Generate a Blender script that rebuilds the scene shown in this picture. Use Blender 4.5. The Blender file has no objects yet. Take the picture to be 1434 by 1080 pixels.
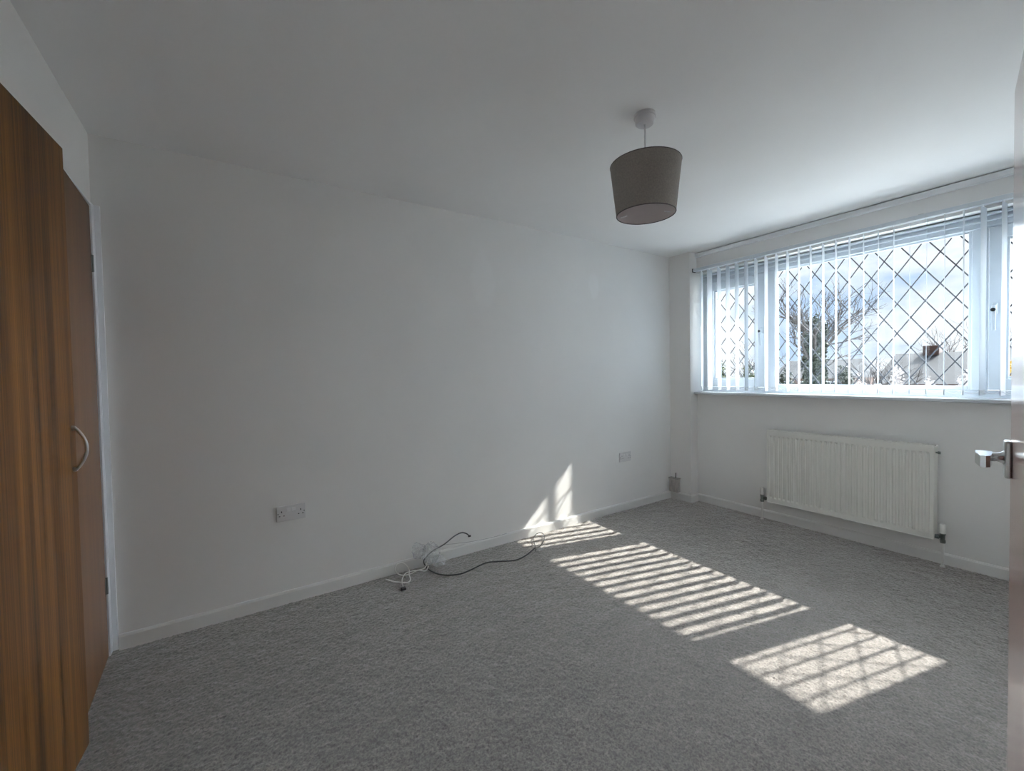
import bpy, bmesh, math, random
import numpy as np
from mathutils import Vector, Matrix, noise as mnoise

random.seed(7)
RNG = np.random.default_rng(11)
scene = bpy.context.scene
COL = scene.collection
PI = math.pi

# ------------------------------------------------------------------ camera
CAM_POS = (-3.6783, -2.7018, 1.2651)
YAW, PITCH, ROLL, FPX = math.radians(56.624), math.radians(1.484), math.radians(1.078), 597.44
fwd = Vector((math.cos(YAW) * math.cos(PITCH), math.sin(YAW) * math.cos(PITCH), -math.sin(PITCH)))
rgt = Vector((math.sin(YAW), -math.cos(YAW), 0.0))
dwn = fwd.cross(rgt)
rgt2 = math.cos(ROLL) * rgt + math.sin(ROLL) * dwn
dwn2 = -math.sin(ROLL) * rgt + math.cos(ROLL) * dwn
camd = bpy.data.cameras.new('camera')
camd.sensor_fit = 'HORIZONTAL'
camd.sensor_width = 36.0
camd.lens = 36.0 * FPX / 1434.0
camd.clip_start = 0.02
camd.clip_end = 500
cam = bpy.data.objects.new('camera', camd)
M = Matrix((rgt2, -dwn2, -fwd)).transposed().to_4x4()
M.translation = Vector(CAM_POS)
cam.matrix_world = M
COL.objects.link(cam)
scene.camera = cam

# ------------------------------------------------------------------ world: daylight sky with broken cloud
world = bpy.data.worlds.new('sky')
scene.world = world
world.use_nodes = True
wt = world.node_tree
wt.nodes.clear()
SKY_STRENGTH = 1.08
def wn(t, **k):
    n = wt.nodes.new(t)
    for a, v in k.items():
        setattr(n, a, v)
    return n
tc = wn('ShaderNodeTexCoord')
sep = wn('ShaderNodeSeparateXYZ')
wt.links.new(tc.outputs['Generated'], sep.inputs[0])
ramp = wn('ShaderNodeValToRGB')
ramp.color_ramp.elements[0].position = 0.0
ramp.color_ramp.elements[0].color = (0.52, 0.67, 0.90, 1)
ramp.color_ramp.elements[1].position = 0.75
ramp.color_ramp.elements[1].color = (0.26, 0.43, 0.80, 1)
wt.links.new(sep.outputs['Z'], ramp.inputs[0])
mp = wn('ShaderNodeMapping')
mp.inputs['Scale'].default_value = (1.0, 1.0, 2.6)
mp.inputs['Location'].default_value = (0.30, 0.10, 0.52)
wt.links.new(tc.outputs['Generated'], mp.inputs[0])
nz = wn('ShaderNodeTexNoise')
nz.inputs['Scale'].default_value = 3.2
nz.inputs['Detail'].default_value = 7
nz.inputs['Roughness'].default_value = 0.55
wt.links.new(mp.outputs[0], nz.inputs['Vector'])
cr = wn('ShaderNodeValToRGB')
cr.color_ramp.elements[0].position = 0.39
cr.color_ramp.elements[0].color = (0, 0, 0, 1)
cr.color_ramp.elements[1].position = 0.54
cr.color_ramp.elements[1].color = (1, 1, 1, 1)
wt.links.new(nz.outputs['Fac'], cr.inputs[0])
mx = wn('ShaderNodeMix', data_type='RGBA')
wt.links.new(cr.outputs[0], mx.inputs[0])
wt.links.new(ramp.outputs[0], mx.inputs[6])
mx.inputs[7].default_value = (0.90, 0.93, 0.99, 1)
bg = wn('ShaderNodeBackground')
bg.inputs['Strength'].default_value = SKY_STRENGTH
wt.links.new(mx.outputs[2], bg.inputs['Color'])
wo = wn('ShaderNodeOutputWorld')
wt.links.new(bg.outputs[0], wo.inputs[0])

# ------------------------------------------------------------------ sun through the window
sund = bpy.data.lights.new('sun', 'SUN')
sund.energy = 15.5
sund.angle = math.radians(0.55)
sund.color = (1.0, 0.95, 0.88)
sun = bpy.data.objects.new('sun', sund)
sun.rotation_euler = Vector((-1.118, 0.275, -1.0)).to_track_quat('-Z', 'Y').to_euler()
sun.location = (6, -1.5, 7)
COL.objects.link(sun)

# added fill lamp, very wide, brightening the room beyond what the sky gives
filld = bpy.data.lights.new('daylight_fill', 'SUN')
filld.energy = 134.0
filld.angle = math.radians(104)
filld.color = (0.86, 0.93, 1.0)
fill_lamp = bpy.data.objects.new('daylight_fill', filld)
fill_lamp.rotation_euler = Vector((-1.0, 0.14, -0.10)).to_track_quat('-Z', 'Y').to_euler()
fill_lamp.location = (6, -1.0, 4)
COL.objects.link(fill_lamp)

# ------------------------------------------------------------------ view and sampling
scene.view_settings.view_transform = 'Standard'
scene.view_settings.look = 'None'
scene.view_settings.gamma = 1.0
scene.view_settings.use_curve_mapping = False
scene.view_settings.exposure = 0.17
cy = scene.cycles
cy.max_bounces = 14
cy.diffuse_bounces = 10
cy.glossy_bounces = 4
cy.transmission_bounces = 8
cy.transparent_max_bounces = 16
cy.use_denoising = True
cy.sample_clamp_indirect = 8.0
cy.sample_clamp_direct = 2.0

# ------------------------------------------------------------------ materials
MATS = {}
def material(name, color, rough=0.6, spec=0.5, metal=0.0, var=0.0, vscale=(4, 4, 4), bump=0.0, bscale=60.0,
             bdist=0.002, sheen=0.0, trans=0.0, coat=0.0):
    m = bpy.data.materials.new(name)
    m.use_nodes = True
    nt = m.node_tree
    b = nt.nodes['Principled BSDF']
    b.inputs['Base Color'].default_value = (*color, 1)
    b.inputs['Roughness'].default_value = rough
    b.inputs['Specular IOR Level'].default_value = spec
    b.inputs['Metallic'].default_value = metal
    if coat:
        b.inputs['Coat Weight'].default_value = coat
        b.inputs['Coat Roughness'].default_value = 0.12
    co = nt.nodes.new('ShaderNodeTexCoord')
    if var:
        mpn = nt.nodes.new('ShaderNodeMapping')
        mpn.inputs['Scale'].default_value = vscale
        nt.links.new(co.outputs['Object'], mpn.inputs[0])
        n = nt.nodes.new('ShaderNodeTexNoise')
        n.inputs['Scale'].default_value = 1.0
        n.inputs['Detail'].default_value = 5
        nt.links.new(mpn.outputs[0], n.inputs['Vector'])
        mr = nt.nodes.new('ShaderNodeMapRange')
        mr.inputs['From Min'].default_value = 0.3
        mr.inputs['From Max'].default_value = 0.7
        mr.inputs['To Min'].default_value = 1.0 - var
        mr.inputs['To Max'].default_value = 1.0 + var
        nt.links.new(n.outputs['Fac'], mr.inputs[0])
        mul = nt.nodes.new('ShaderNodeVectorMath')
        mul.operation = 'SCALE'
        mul.inputs[0].default_value = color
        nt.links.new(mr.outputs[0], mul.inputs['Scale'])
        nt.links.new(mul.outputs[0], b.inputs['Base Color'])
    if bump:
        n2 = nt.nodes.new('ShaderNodeTexNoise')
        n2.inputs['Scale'].default_value = bscale
        n2.inputs['Detail'].default_value = 4
        nt.links.new(co.outputs['Object'], n2.inputs['Vector'])
        bp = nt.nodes.new('ShaderNodeBump')
        bp.inputs['Strength'].default_value = bump
        bp.inputs['Distance'].default_value = bdist
        nt.links.new(n2.outputs['Fac'], bp.inputs['Height'])
        nt.links.new(bp.outputs[0], b.inputs['Normal'])
    if trans:
        tr = nt.nodes.new('ShaderNodeBsdfTranslucent')
        tr.inputs['Color'].default_value = (*color, 1)
        ms = nt.nodes.new('ShaderNodeMixShader')
        ms.inputs[0].default_value = trans
        out = nt.nodes['Material Output']
        nt.links.new(b.outputs[0], ms.inputs[1])
        nt.links.new(tr.outputs[0], ms.inputs[2])
        nt.links.new(ms.outputs[0], out.inputs['Surface'])
    MATS[name] = m
    return m

def clear_material(name, tint, base=0.02, rough=0.02, milky=0.0):
    m = bpy.data.materials.new(name)
    m.use_nodes = True
    nt = m.node_tree
    nt.nodes.clear()
    out = nt.nodes.new('ShaderNodeOutputMaterial')
    t = nt.nodes.new('ShaderNodeBsdfTransparent')
    t.inputs[0].default_value = (*tint, 1)
    g = nt.nodes.new('ShaderNodeBsdfGlossy')
    g.inputs['Roughness'].default_value = rough
    lw = nt.nodes.new('ShaderNodeLayerWeight')
    pw = nt.nodes.new('ShaderNodeMath'); pw.operation = 'POWER'; pw.inputs[1].default_value = 4.0
    nt.links.new(lw.outputs['Facing'], pw.inputs[0])
    ad = nt.nodes.new('ShaderNodeMath'); ad.operation = 'MULTIPLY_ADD'; ad.use_clamp = True
    ad.inputs[1].default_value = 0.55; ad.inputs[2].default_value = base
    nt.links.new(pw.outputs[0], ad.inputs[0])
    ms = nt.nodes.new('ShaderNodeMixShader')
    nt.links.new(ad.outputs[0], ms.inputs[0])
    nt.links.new(t.outputs[0], ms.inputs[1])
    nt.links.new(g.outputs[0], ms.inputs[2])
    last = ms
    if milky:
        df = nt.nodes.new('ShaderNodeBsdfTranslucent'); df.inputs[0].default_value = (0.9, 0.9, 0.9, 1)
        d2 = nt.nodes.new('ShaderNodeBsdfDiffuse'); d2.inputs[0].default_value = (0.9, 0.9, 0.9, 1)
        mm = nt.nodes.new('ShaderNodeMixShader'); mm.inputs[0].default_value = 0.5
        nt.links.new(df.outputs[0], mm.inputs[1]); nt.links.new(d2.outputs[0], mm.inputs[2])
        m3 = nt.nodes.new('ShaderNodeMixShader'); m3.inputs[0].default_value = milky
        nt.links.new(ms.outputs[0], m3.inputs[1]); nt.links.new(mm.outputs[0], m3.inputs[2])
        last = m3
    nt.links.new(last.outputs[0], out.inputs['Surface'])
    MATS[name] = m
    return m

def wood_material(name, dark, mid, light, rough, scale=(9, 9, 0.55), coat=0.0, streak=0.5, spec=0.10):
    m = bpy.data.materials.new(name)
    m.use_nodes = True
    nt = m.node_tree
    b = nt.nodes['Principled BSDF']
    b.inputs['Roughness'].default_value = rough
    b.inputs['Specular IOR Level'].default_value = spec
    if coat:
        b.inputs['Coat Weight'].default_value = coat
        b.inputs['Coat Roughness'].default_value = 0.18
    co = nt.nodes.new('ShaderNodeTexCoord')
    def nz(sc, detail, rgh=0.6, dist=0.0):
        mpn = nt.nodes.new('ShaderNodeMapping')
        mpn.inputs['Scale'].default_value = sc
        nt.links.new(co.outputs['Object'], mpn.inputs[0])
        n = nt.nodes.new('ShaderNodeTexNoise')
        n.inputs['Scale'].default_value = 1.0
        n.inputs['Detail'].default_value = detail
        n.inputs['Roughness'].default_value = rgh
        n.inputs['Distortion'].default_value = dist
        nt.links.new(mpn.outputs[0], n.inputs['Vector'])
        return n
    a = nz(scale, 4, 0.6, 0.4)
    f = nz((scale[0] * 11, scale[1] * 11, scale[2] * 2.2), 5, 0.7)
    mixv = nt.nodes.new('ShaderNodeMath')
    mixv.operation = 'MULTIPLY_ADD'
    mixv.inputs[1].default_value = streak
    sub = nt.nodes.new('ShaderNodeMath')
    sub.operation = 'SUBTRACT'
    sub.inputs[1].default_value = 0.5
    nt.links.new(f.outputs['Fac'], sub.inputs[0])
    nt.links.new(sub.outputs[0], mixv.inputs[0])
    nt.links.new(a.outputs['Fac'], mixv.inputs[2])
    r = nt.nodes.new('ShaderNodeValToRGB')
    e = r.color_ramp.elements
    e[0].position, e[0].color = 0.30, (*dark, 1)
    e[1].position, e[1].color = 0.74, (*light, 1)
    k = e.new(0.48)
    k.color = (*mid, 1)
    nt.links.new(mixv.outputs[0], r.inputs[0])
    nt.links.new(r.outputs[0], b.inputs['Base Color'])
    bp = nt.nodes.new('ShaderNodeBump')
    bp.inputs['Strength'].default_value = 0.15
    bp.inputs['Distance'].default_value = 0.0006
    nt.links.new(f.outputs['Fac'], bp.inputs['Height'])
    nt.links.new(bp.outputs[0], b.inputs['Normal'])
    MATS[name] = m
    return m

def carpet_material():
    m = bpy.data.materials.new('carpet')
    m.use_nodes = True
    nt = m.node_tree
    b = nt.nodes['Principled BSDF']
    b.inputs['Roughness'].default_value = 0.95
    b.inputs['Specular IOR Level'].default_value = 0.1
    b.inputs['Sheen Weight'].default_value = 1.0
    b.inputs['Sheen Roughness'].default_value = 0.5
    b.inputs['Sheen Tint'].default_value = (1.0, 0.95, 0.90, 1)
    co = nt.nodes.new('ShaderNodeTexCoord')
    def nz(scale, detail, stretch=(1, 1, 1)):
        mpn = nt.nodes.new('ShaderNodeMapping')
        mpn.inputs['Scale'].default_value = stretch
        nt.links.new(co.outputs['Object'], mpn.inputs[0])
        n = nt.nodes.new('ShaderNodeTexNoise')
        n.inputs['Scale'].default_value = scale
        n.inputs['Detail'].default_value = detail
        nt.links.new(mpn.outputs[0], n.inputs['Vector'])
        return n
    def rng(n, f0, f1, t0, t1):
        mr = nt.nodes.new('ShaderNodeMapRange')
        for key, v in (('From Min', f0), ('From Max', f1), ('To Min', t0), ('To Max', t1)):
            mr.inputs[key].default_value = v
        nt.links.new(n.outputs['Fac'], mr.inputs[0])
        return mr
    tuft = rng(nz(150, 5), 0.33, 0.67, 0.20, 2.0)
    clump = rng(nz(38, 3), 0.3, 0.7, 0.78, 1.22)
    foot = rng(nz(4.5, 4, (1, 1.6, 1)), 0.3, 0.62, 0.80, 1.10)
    m1 = nt.nodes.new('ShaderNodeMath'); m1.operation = 'MULTIPLY'
    m2 = nt.nodes.new('ShaderNodeMath'); m2.operation = 'MULTIPLY'
    nt.links.new(tuft.outputs[0], m1.inputs[0]); nt.links.new(clump.outputs[0], m1.inputs[1])
    nt.links.new(m1.outputs[0], m2.inputs[0]); nt.links.new(foot.outputs[0], m2.inputs[1])
    sc = nt.nodes.new('ShaderNodeVectorMath'); sc.operation = 'SCALE'
    sc.inputs[0].default_value = (0.090, 0.080, 0.074)
    nt.links.new(m2.outputs[0], sc.inputs['Scale'])
    nt.links.new(sc.outputs[0], b.inputs['Base Color'])
    return m

def wall_material():
    """matt off-white emulsion with a few paler filled patches on it"""
    m = bpy.data.materials.new('wall_paint')
    m.use_nodes = True
    nt = m.node_tree
    b = nt.nodes['Principled BSDF']
    b.inputs['Roughness'].default_value = 0.75
    b.inputs['Specular IOR Level'].default_value = 0.3
    co = nt.nodes.new('ShaderNodeTexCoord')
    n = nt.nodes.new('ShaderNodeTexNoise')
    n.inputs['Scale'].default_value = 1.7
    n.inputs['Detail'].default_value = 5
    nt.links.new(co.outputs['Object'], n.inputs['Vector'])
    mr = nt.nodes.new('ShaderNodeMapRange')
    mr.inputs['From Min'].default_value = 0.3
    mr.inputs['From Max'].default_value = 0.7
    mr.inputs['To Min'].default_value = 0.975
    mr.inputs['To Max'].default_value = 1.02
    nt.links.new(n.outputs['Fac'], mr.inputs[0])
    sc = nt.nodes.new('ShaderNodeVectorMath'); sc.operation = 'SCALE'
    sc.inputs[0].default_value = (0.79, 0.778, 0.76)
    nt.links.new(mr.outputs[0], sc.inputs['Scale'])
    # paler filled patches, soft irregular edges (world position on the long wall)
    geo = nt.nodes.new('ShaderNodeNewGeometry')
    wob = nt.nodes.new('ShaderNodeTexNoise'); wob.inputs['Scale'].default_value = 9.0
    nt.links.new(geo.outputs['Position'], wob.inputs['Vector'])
    amount = None
    for (cx, cz, hx, hz) in ((-2.13, 1.965, 0.105, 0.22), (-1.03, 2.02, 0.065, 0.12)):
        mpp = nt.nodes.new('ShaderNodeMapping'); mpp.vector_type = 'POINT'
        mpp.inputs['Location'].default_value = (-cx / hx, 0, -cz / hz)
        mpp.inputs['Scale'].default_value = (1 / hx, 6.0, 1 / hz)
        nt.links.new(geo.outputs['Position'], mpp.inputs[0])
        ln = nt.nodes.new('ShaderNodeVectorMath'); ln.operation = 'LENGTH'
        nt.links.new(mpp.outputs[0], ln.inputs[0])
        ad = nt.nodes.new('ShaderNodeMath'); ad.operation = 'MULTIPLY_ADD'; ad.inputs[1].default_value = 0.9
        nt.links.new(wob.outputs['Fac'], ad.inputs[0]); nt.links.new(ln.outputs['Value'], ad.inputs[2])
        pr = nt.nodes.new('ShaderNodeMapRange'); pr.interpolation_type = 'SMOOTHSTEP'
        pr.inputs['From Min'].default_value = 1.05; pr.inputs['From Max'].default_value = 1.6
        pr.inputs['To Min'].default_value = 1.0; pr.inputs['To Max'].default_value = 0.0
        nt.links.new(ad.outputs[0], pr.inputs[0])
        if amount is None:
            amount = pr.outputs[0]
        else:
            mxx = nt.nodes.new('ShaderNodeMath'); mxx.operation = 'MAXIMUM'
            nt.links.new(amount, mxx.inputs[0]); nt.links.new(pr.outputs[0], mxx.inputs[1]); amount = mxx.outputs[0]
    mixp = nt.nodes.new('ShaderNodeMix'); mixp.data_type = 'RGBA'
    nt.links.new(amount, mixp.inputs[0]); nt.links.new(sc.outputs[0], mixp.inputs[6])
    mixp.inputs[7].default_value = (0.815, 0.805, 0.79, 1)
    nt.links.new(mixp.outputs[2], b.inputs['Base Color'])
    n2 = nt.nodes.new('ShaderNodeTexNoise')
    n2.inputs['Scale'].default_value = 90
    n2.inputs['Detail'].default_value = 4
    nt.links.new(co.outputs['Object'], n2.inputs['Vector'])
    bp = nt.nodes.new('ShaderNodeBump')
    bp.inputs['Strength'].default_value = 0.12
    bp.inputs['Distance'].default_value = 0.001
    nt.links.new(n2.outputs['Fac'], bp.inputs['Height'])
    nt.links.new(bp.outputs[0], b.inputs['Normal'])
    return m

WALL = wall_material()
HALL = material('hall_paint', (0.42, 0.39, 0.35), 0.8, 0.2, var=0.03)  # unseen hall walls, colour darkened so less light returns to the room
CARPET = carpet_material()
CEIL = material('ceiling_paint', (0.86, 0.86, 0.855), 0.85, 0.2, var=0.02, vscale=(1.2, 1.2, 1.2), bump=0.1, bscale=70, bdist=0.001)
SKIRT = material('skirting_gloss', (0.74, 0.73, 0.71), 0.35, 0.5, var=0.02, vscale=(3, 3, 3))
FRAMEW = material('white_frame_paint', (0.80, 0.81, 0.83), 0.4, 0.5, var=0.03, vscale=(6, 6, 6))
UPVC = material('white_window_plastic', (0.58, 0.62, 0.66), 0.3, 0.5)
LEAD = material('lead_strip', (0.045, 0.05, 0.06), 0.5, 0.5, metal=0.3)
GLASS = clear_material('window_glass', (0.96, 0.98, 0.98), base=0.015, rough=0.0)
SLAT = material('blind_fabric', (0.56, 0.60, 0.64), 0.7, 0.3, var=0.02, vscale=(30, 30, 4), trans=0.12)
WEIGHT = material('blind_weight', (0.42, 0.44, 0.46), 0.5, 0.4)
CHAIN = material('blind_chain', (0.85, 0.86, 0.87), 0.4, 0.5)
RADW = material('radiator_enamel', (0.74, 0.73, 0.68), 0.35, 0.5, var=0.015, vscale=(8, 8, 8))
PIPEW = material('painted_pipe', (0.74, 0.73, 0.70), 0.4, 0.5)
CHROME = material('chrome', (0.62, 0.63, 0.64), 0.18, 0.5, metal=1.0)
SATIN = material('satin_metal', (0.55, 0.55, 0.54), 0.32, 0.5, metal=1.0)
DULLMET = material('valve_brass_plated', (0.20, 0.22, 0.21), 0.35, 0.5, metal=0.9)
SOCKW = material('socket_plastic', (0.66, 0.65, 0.65), 0.3, 0.5)
SOCKB = material('socket_rocker', (0.74, 0.73, 0.73), 0.3, 0.5)
BLACK = material('black_plastic', (0.012, 0.012, 0.013), 0.45, 0.5)
WHITEC = material('white_cable_sheath', (0.88, 0.87, 0.84), 0.4, 0.5)
GREYC = material('grey_cable_sheath', (0.34, 0.33, 0.32), 0.5, 0.4)
TEAK = wood_material('teak_veneer', (0.012, 0.0042, 0.0008), (0.054, 0.0200, 0.0028), (0.122, 0.051, 0.0085), 0.36, scale=(20, 20, 0.30), streak=1.0)
TEAK2 = wood_material('teak_veneer_second_leaf', (0.036, 0.0140, 0.0032), (0.068, 0.0275, 0.0066), (0.096, 0.042, 0.011), 0.36, scale=(11, 11, 0.3), streak=0.6)
DOORWOOD = wood_material('varnished_door_veneer', (0.185, 0.092, 0.072), (0.30, 0.160, 0.128), (0.40, 0.225, 0.180), 0.20, scale=(10, 10, 0.5), coat=0.6, spec=0.3)
CARCASS = material('wardrobe_inside', (0.25, 0.17, 0.10), 0.6, 0.3)
SHADE = material('grey_linen_shade', (0.23, 0.207, 0.185), 0.9, 0.15, var=0.12, vscale=(160, 160, 160), bump=0.35, bscale=350, bdist=0.001)
LINING = material('shade_lining', (0.60, 0.55, 0.54), 0.6, 0.3)
RIM = material('shade_rim', (0.06, 0.05, 0.05), 0.6, 0.3)
ROSE = material('ceiling_rose_plastic', (0.62, 0.60, 0.61), 0.4, 0.4)
BAG = clear_material('clear_plastic_film', (0.97, 0.97, 0.97), base=0.22, rough=0.06, milky=0.15)
PAPERBOX = material('taped_box_cover', (0.45, 0.42, 0.40), 0.6, 0.3, var=0.22, vscale=(30, 30, 12))

# ------------------------------------------------------------------ mesh building
ORG = {}
class B:
    """collects shapes into one mesh"""
    def __init__(self):
        self.bm = bmesh.new()
    def box(self, x0, x1, y0, y1, z0, z1, bevel=0.0, seg=2):
        t = bmesh.new()
        bmesh.ops.create_cube(t, size=1.0)
        for v in t.verts:
            v.co = Vector(((x0 + x1) / 2 + v.co.x * abs(x1 - x0), (y0 + y1) / 2 + v.co.y * abs(y1 - y0), (z0 + z1) / 2 + v.co.z * abs(z1 - z0)))
        if bevel:
            bmesh.ops.bevel(t, geom=list(t.edges), offset=bevel, segments=seg, affect='EDGES', profile=0.5)
        self._merge(t)
        return self
    def _merge(self, t):
        me = bpy.data.meshes.new('tmp')
        t.to_mesh(me); t.free()
        self.bm.from_mesh(me)
        bpy.data.meshes.remove(me)
    def prism(self, pts, a, b, axis):
        """polygon pts (2-D) extruded along axis 0/1/2 from a to b"""
        def mk(p, t):
            if axis == 0: return (t, p[0], p[1])
            if axis == 1: return (p[0], t, p[1])
            return (p[0], p[1], t)
        v0 = [self.bm.verts.new(mk(p, a)) for p in pts]
        v1 = [self.bm.verts.new(mk(p, b)) for p in pts]
        n = len(pts)
        for i in range(n):
            self.bm.faces.new((v0[i], v0[(i + 1) % n], v1[(i + 1) % n], v1[i]))
        self.bm.faces.new(v0[::-1]); self.bm.faces.new(v1)
        return self
    def lathe(self, prof, c, axis='z', seg=32, caps=True):
        """profile [(r, h)] turned about an axis through c"""
        c = Vector(c)
        rings = []
        for r, h in prof:
            ring = []
            for i in range(seg):
                a = 2 * PI * i / seg
                u, v = r * math.cos(a), r * math.sin(a)
                d = {'z': (u, v, h), 'y': (u, h, v), 'x': (h, u, v)}[axis]
                ring.append(self.bm.verts.new(c + Vector(d)))
            rings.append(ring)
        for k in range(len(rings) - 1):
            for i in range(seg):
                j = (i + 1) % seg
                self.bm.faces.new((rings[k][i], rings[k][j], rings[k + 1][j], rings[k + 1][i]))
        if caps:
            self.bm.faces.new(rings[0][::-1]); self.bm.faces.new(rings[-1])
        return self
    def tube(self, pts, r, seg=8, r_end=None):
        pts = [Vector(p) for p in pts]
        n = len(pts)
        rings = []
        up = Vector((0, 0, 1))
        prev = None
        for i, p in enumerate(pts):
            t = (pts[min(i + 1, n - 1)] - pts[max(i - 1, 0)])
            if t.length < 1e-9: t = Vector((0, 0, 1))
            t.normalize()
            if prev is None:
                a = t.cross(up)
                if a.length < 1e-3: a = t.cross(Vector((1, 0, 0)))
            else:
                a = prev - t * prev.dot(t)
            a.normalize(); prev = a
            b = t.cross(a)
            rr = r if r_end is None else r + (r_end - r) * i / (n - 1)
            rings.append([self.bm.verts.new(p + rr * (math.cos(2 * PI * k / seg) * a + math.sin(2 * PI * k / seg) * b)) for k in range(seg)])
        for i in range(n - 1):
            for k in range(seg):
                self.bm.faces.new((rings[i][k], rings[i][(k + 1) % seg], rings[i + 1][(k + 1) % seg], rings[i + 1][k]))
        self.bm.faces.new(rings[0][::-1]); self.bm.faces.new(rings[-1])
        return self
    def poly(self, verts, faces):
        vs = [self.bm.verts.new(v) for v in verts]
        for f in faces:
            self.bm.faces.new([vs[i] for i in f])
        return self

def finish(name, me, mat, parent, origin):
    o = bpy.data.objects.new(name, me)
    COL.objects.link(o)
    if mat: me.materials.append(mat)
    if parent is not None:
        o.parent = parent
        o.location = Vector(origin) - ORG[parent.name]
    else:
        o.location = origin
    ORG[o.name] = Vector(origin)
    return o

def obj(name, b, mat, parent=None, smooth=False, origin=None):
    bm = b.bm
    bmesh.ops.recalc_face_normals(bm, faces=bm.faces)
    co = np.array([v.co[:] for v in bm.verts])
    if origin is None:
        lo, hi = co.min(0), co.max(0)
        origin = ((lo[0] + hi[0]) / 2, (lo[1] + hi[1]) / 2, lo[2])
    ov = Vector(origin)
    for v in bm.verts:
        v.co -= ov
    me = bpy.data.meshes.new(name)
    bm.to_mesh(me); bm.free()
    if smooth:
        me.polygons.foreach_set('use_smooth', [True] * len(me.polygons))
        try:
            me.set_sharp_from_angle(angle=math.radians(40))
        except Exception:
            pass
    return finish(name, me, mat, parent, ov)

def tag(o, label=None, cat=None, group=None, kind=None):
    if label: o['label'] = label
    if cat: o['category'] = cat
    if group: o['group'] = group
    if kind: o['kind'] = kind
    return o

def empty(name, loc, label=None, cat=None, group=None, kind=None, rotz=0.0, local=False, parent=None):
    o = bpy.data.objects.new(name, None)
    o.empty_display_size = 0.05
    COL.objects.link(o)
    if parent is not None:
        o.parent = parent
        o.location = Vector(loc) - ORG[parent.name]
    else:
        o.location = loc
    o.rotation_euler = (0, 0, rotz)
    ORG[o.name] = Vector((0, 0, 0)) if local else Vector(loc)
    return tag(o, label, cat, group, kind)

def struct(name, b, mat, **k):
    return tag(obj(name, b, mat, **k), kind='structure')

def spline(pts, n=10):
    """Catmull-Rom through pts"""
    P = [Vector(p) for p in pts]
    P = [2 * P[0] - P[1]] + P + [2 * P[-1] - P[-2]]
    out = []
    for i in range(1, len(P) - 2):
        for k in range(n):
            t = k / n
            a, b, c, d = P[i - 1], P[i], P[i + 1], P[i + 2]
            out.append(0.5 * ((2 * b) + (c - a) * t + (2 * a - 5 * b + 4 * c - d) * t * t + (3 * b - a - 3 * c + d) * t ** 3))
    out.append(P[-2])
    return out

# ------------------------------------------------------------------ dimensions of the room (metres)
XW = 0.113          # window wall face; the corner pier face is x = 0
XL = -4.19          # left wall face
YR = -2.72          # right wall face
HC = 2.40
PIER = -0.227
OPEN_R = -2.665     # right end of the window opening
SILL_Z, HEAD_Z = 1.065, 2.20

# ------------------------------------------------------------------ floor: carpet with real pile relief
def make_floor():
    x0, x1, y0, y1, st = -4.19, 0.115, -2.72, 0.0, 0.0058
    nx, ny = int((x1 - x0) / st) + 1, int((y1 - y0) / st) + 1
    gx = np.linspace(x0, x1, nx); gy = np.linspace(y0, y1, ny)
    X, Y = np.meshgrid(gx, gy, indexing='ij')
    tuft = RNG.random((nx, ny))
    lo = RNG.random((nx // 8 + 3, ny // 8 + 3))
    ix = np.arange(nx) / 8.0; iy = np.arange(ny) / 8.0
    i0 = ix.astype(int); j0 = iy.astype(int)
    fx = (ix - i0)[:, None]; fy = (iy - j0)[None, :]
    fx = fx * fx * (3 - 2 * fx); fy = fy * fy * (3 - 2 * fy)
    L = (lo[i0][:, j0] * (1 - fx) * (1 - fy) + lo[i0 + 1][:, j0] * fx * (1 - fy) + lo[i0][:, j0 + 1] * (1 - fx) * fy + lo[i0 + 1][:, j0 + 1] * fx * fy)
    Z = -0.0070 + 0.0042 * tuft + 0.0026 * L
    X = X + (RNG.random((nx, ny)) - 0.5) * st * 0.7
    Y = Y + (RNG.random((nx, ny)) - 0.5) * st * 0.7
    V = np.stack([X, Y, Z], -1).reshape(-1, 3)
    idx = np.arange(nx * ny).reshape(nx, ny)
    F = np.stack([idx[:-1, :-1], idx[1:, :-1], idx[1:, 1:], idx[:-1, 1:]], -1).reshape(-1, 4)
    # plain carpet beyond the room: hall behind the door opening
    base = len(V)
    hall = np.array([(-4.19, -3.85, -0.004), (-2.72, -3.85, -0.004), (-2.72, -2.72, -0.004), (-4.19, -2.72, -0.004)])
    V = np.concatenate([V, hall]); F = np.concatenate([F, [[base, base + 1, base + 2, base + 3]]])
    me = bpy.data.meshes.new('floor')
    me.vertices.add(len(V)); me.vertices.foreach_set('co', V.ravel().astype(np.float32))
    me.loops.add(F.size); me.loops.foreach_set('vertex_index', F.ravel().astype(np.int32))
    me.polygons.add(len(F))
    me.polygons.foreach_set('loop_start', np.arange(0, F.size, 4, dtype=np.int32))
    me.polygons.foreach_set('loop_total', np.full(len(F), 4, dtype=np.int32))
    me.polygons.foreach_set('use_smooth', np.ones(len(F), dtype=bool))
    me.update(calc_edges=True)
    o = finish('floor', me, CARPET, None, (0, 0, 0))
    return tag(o, 'grey twist-pile fitted carpet with sunlit blind stripes', None, None, 'structure')
make_floor()

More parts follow.
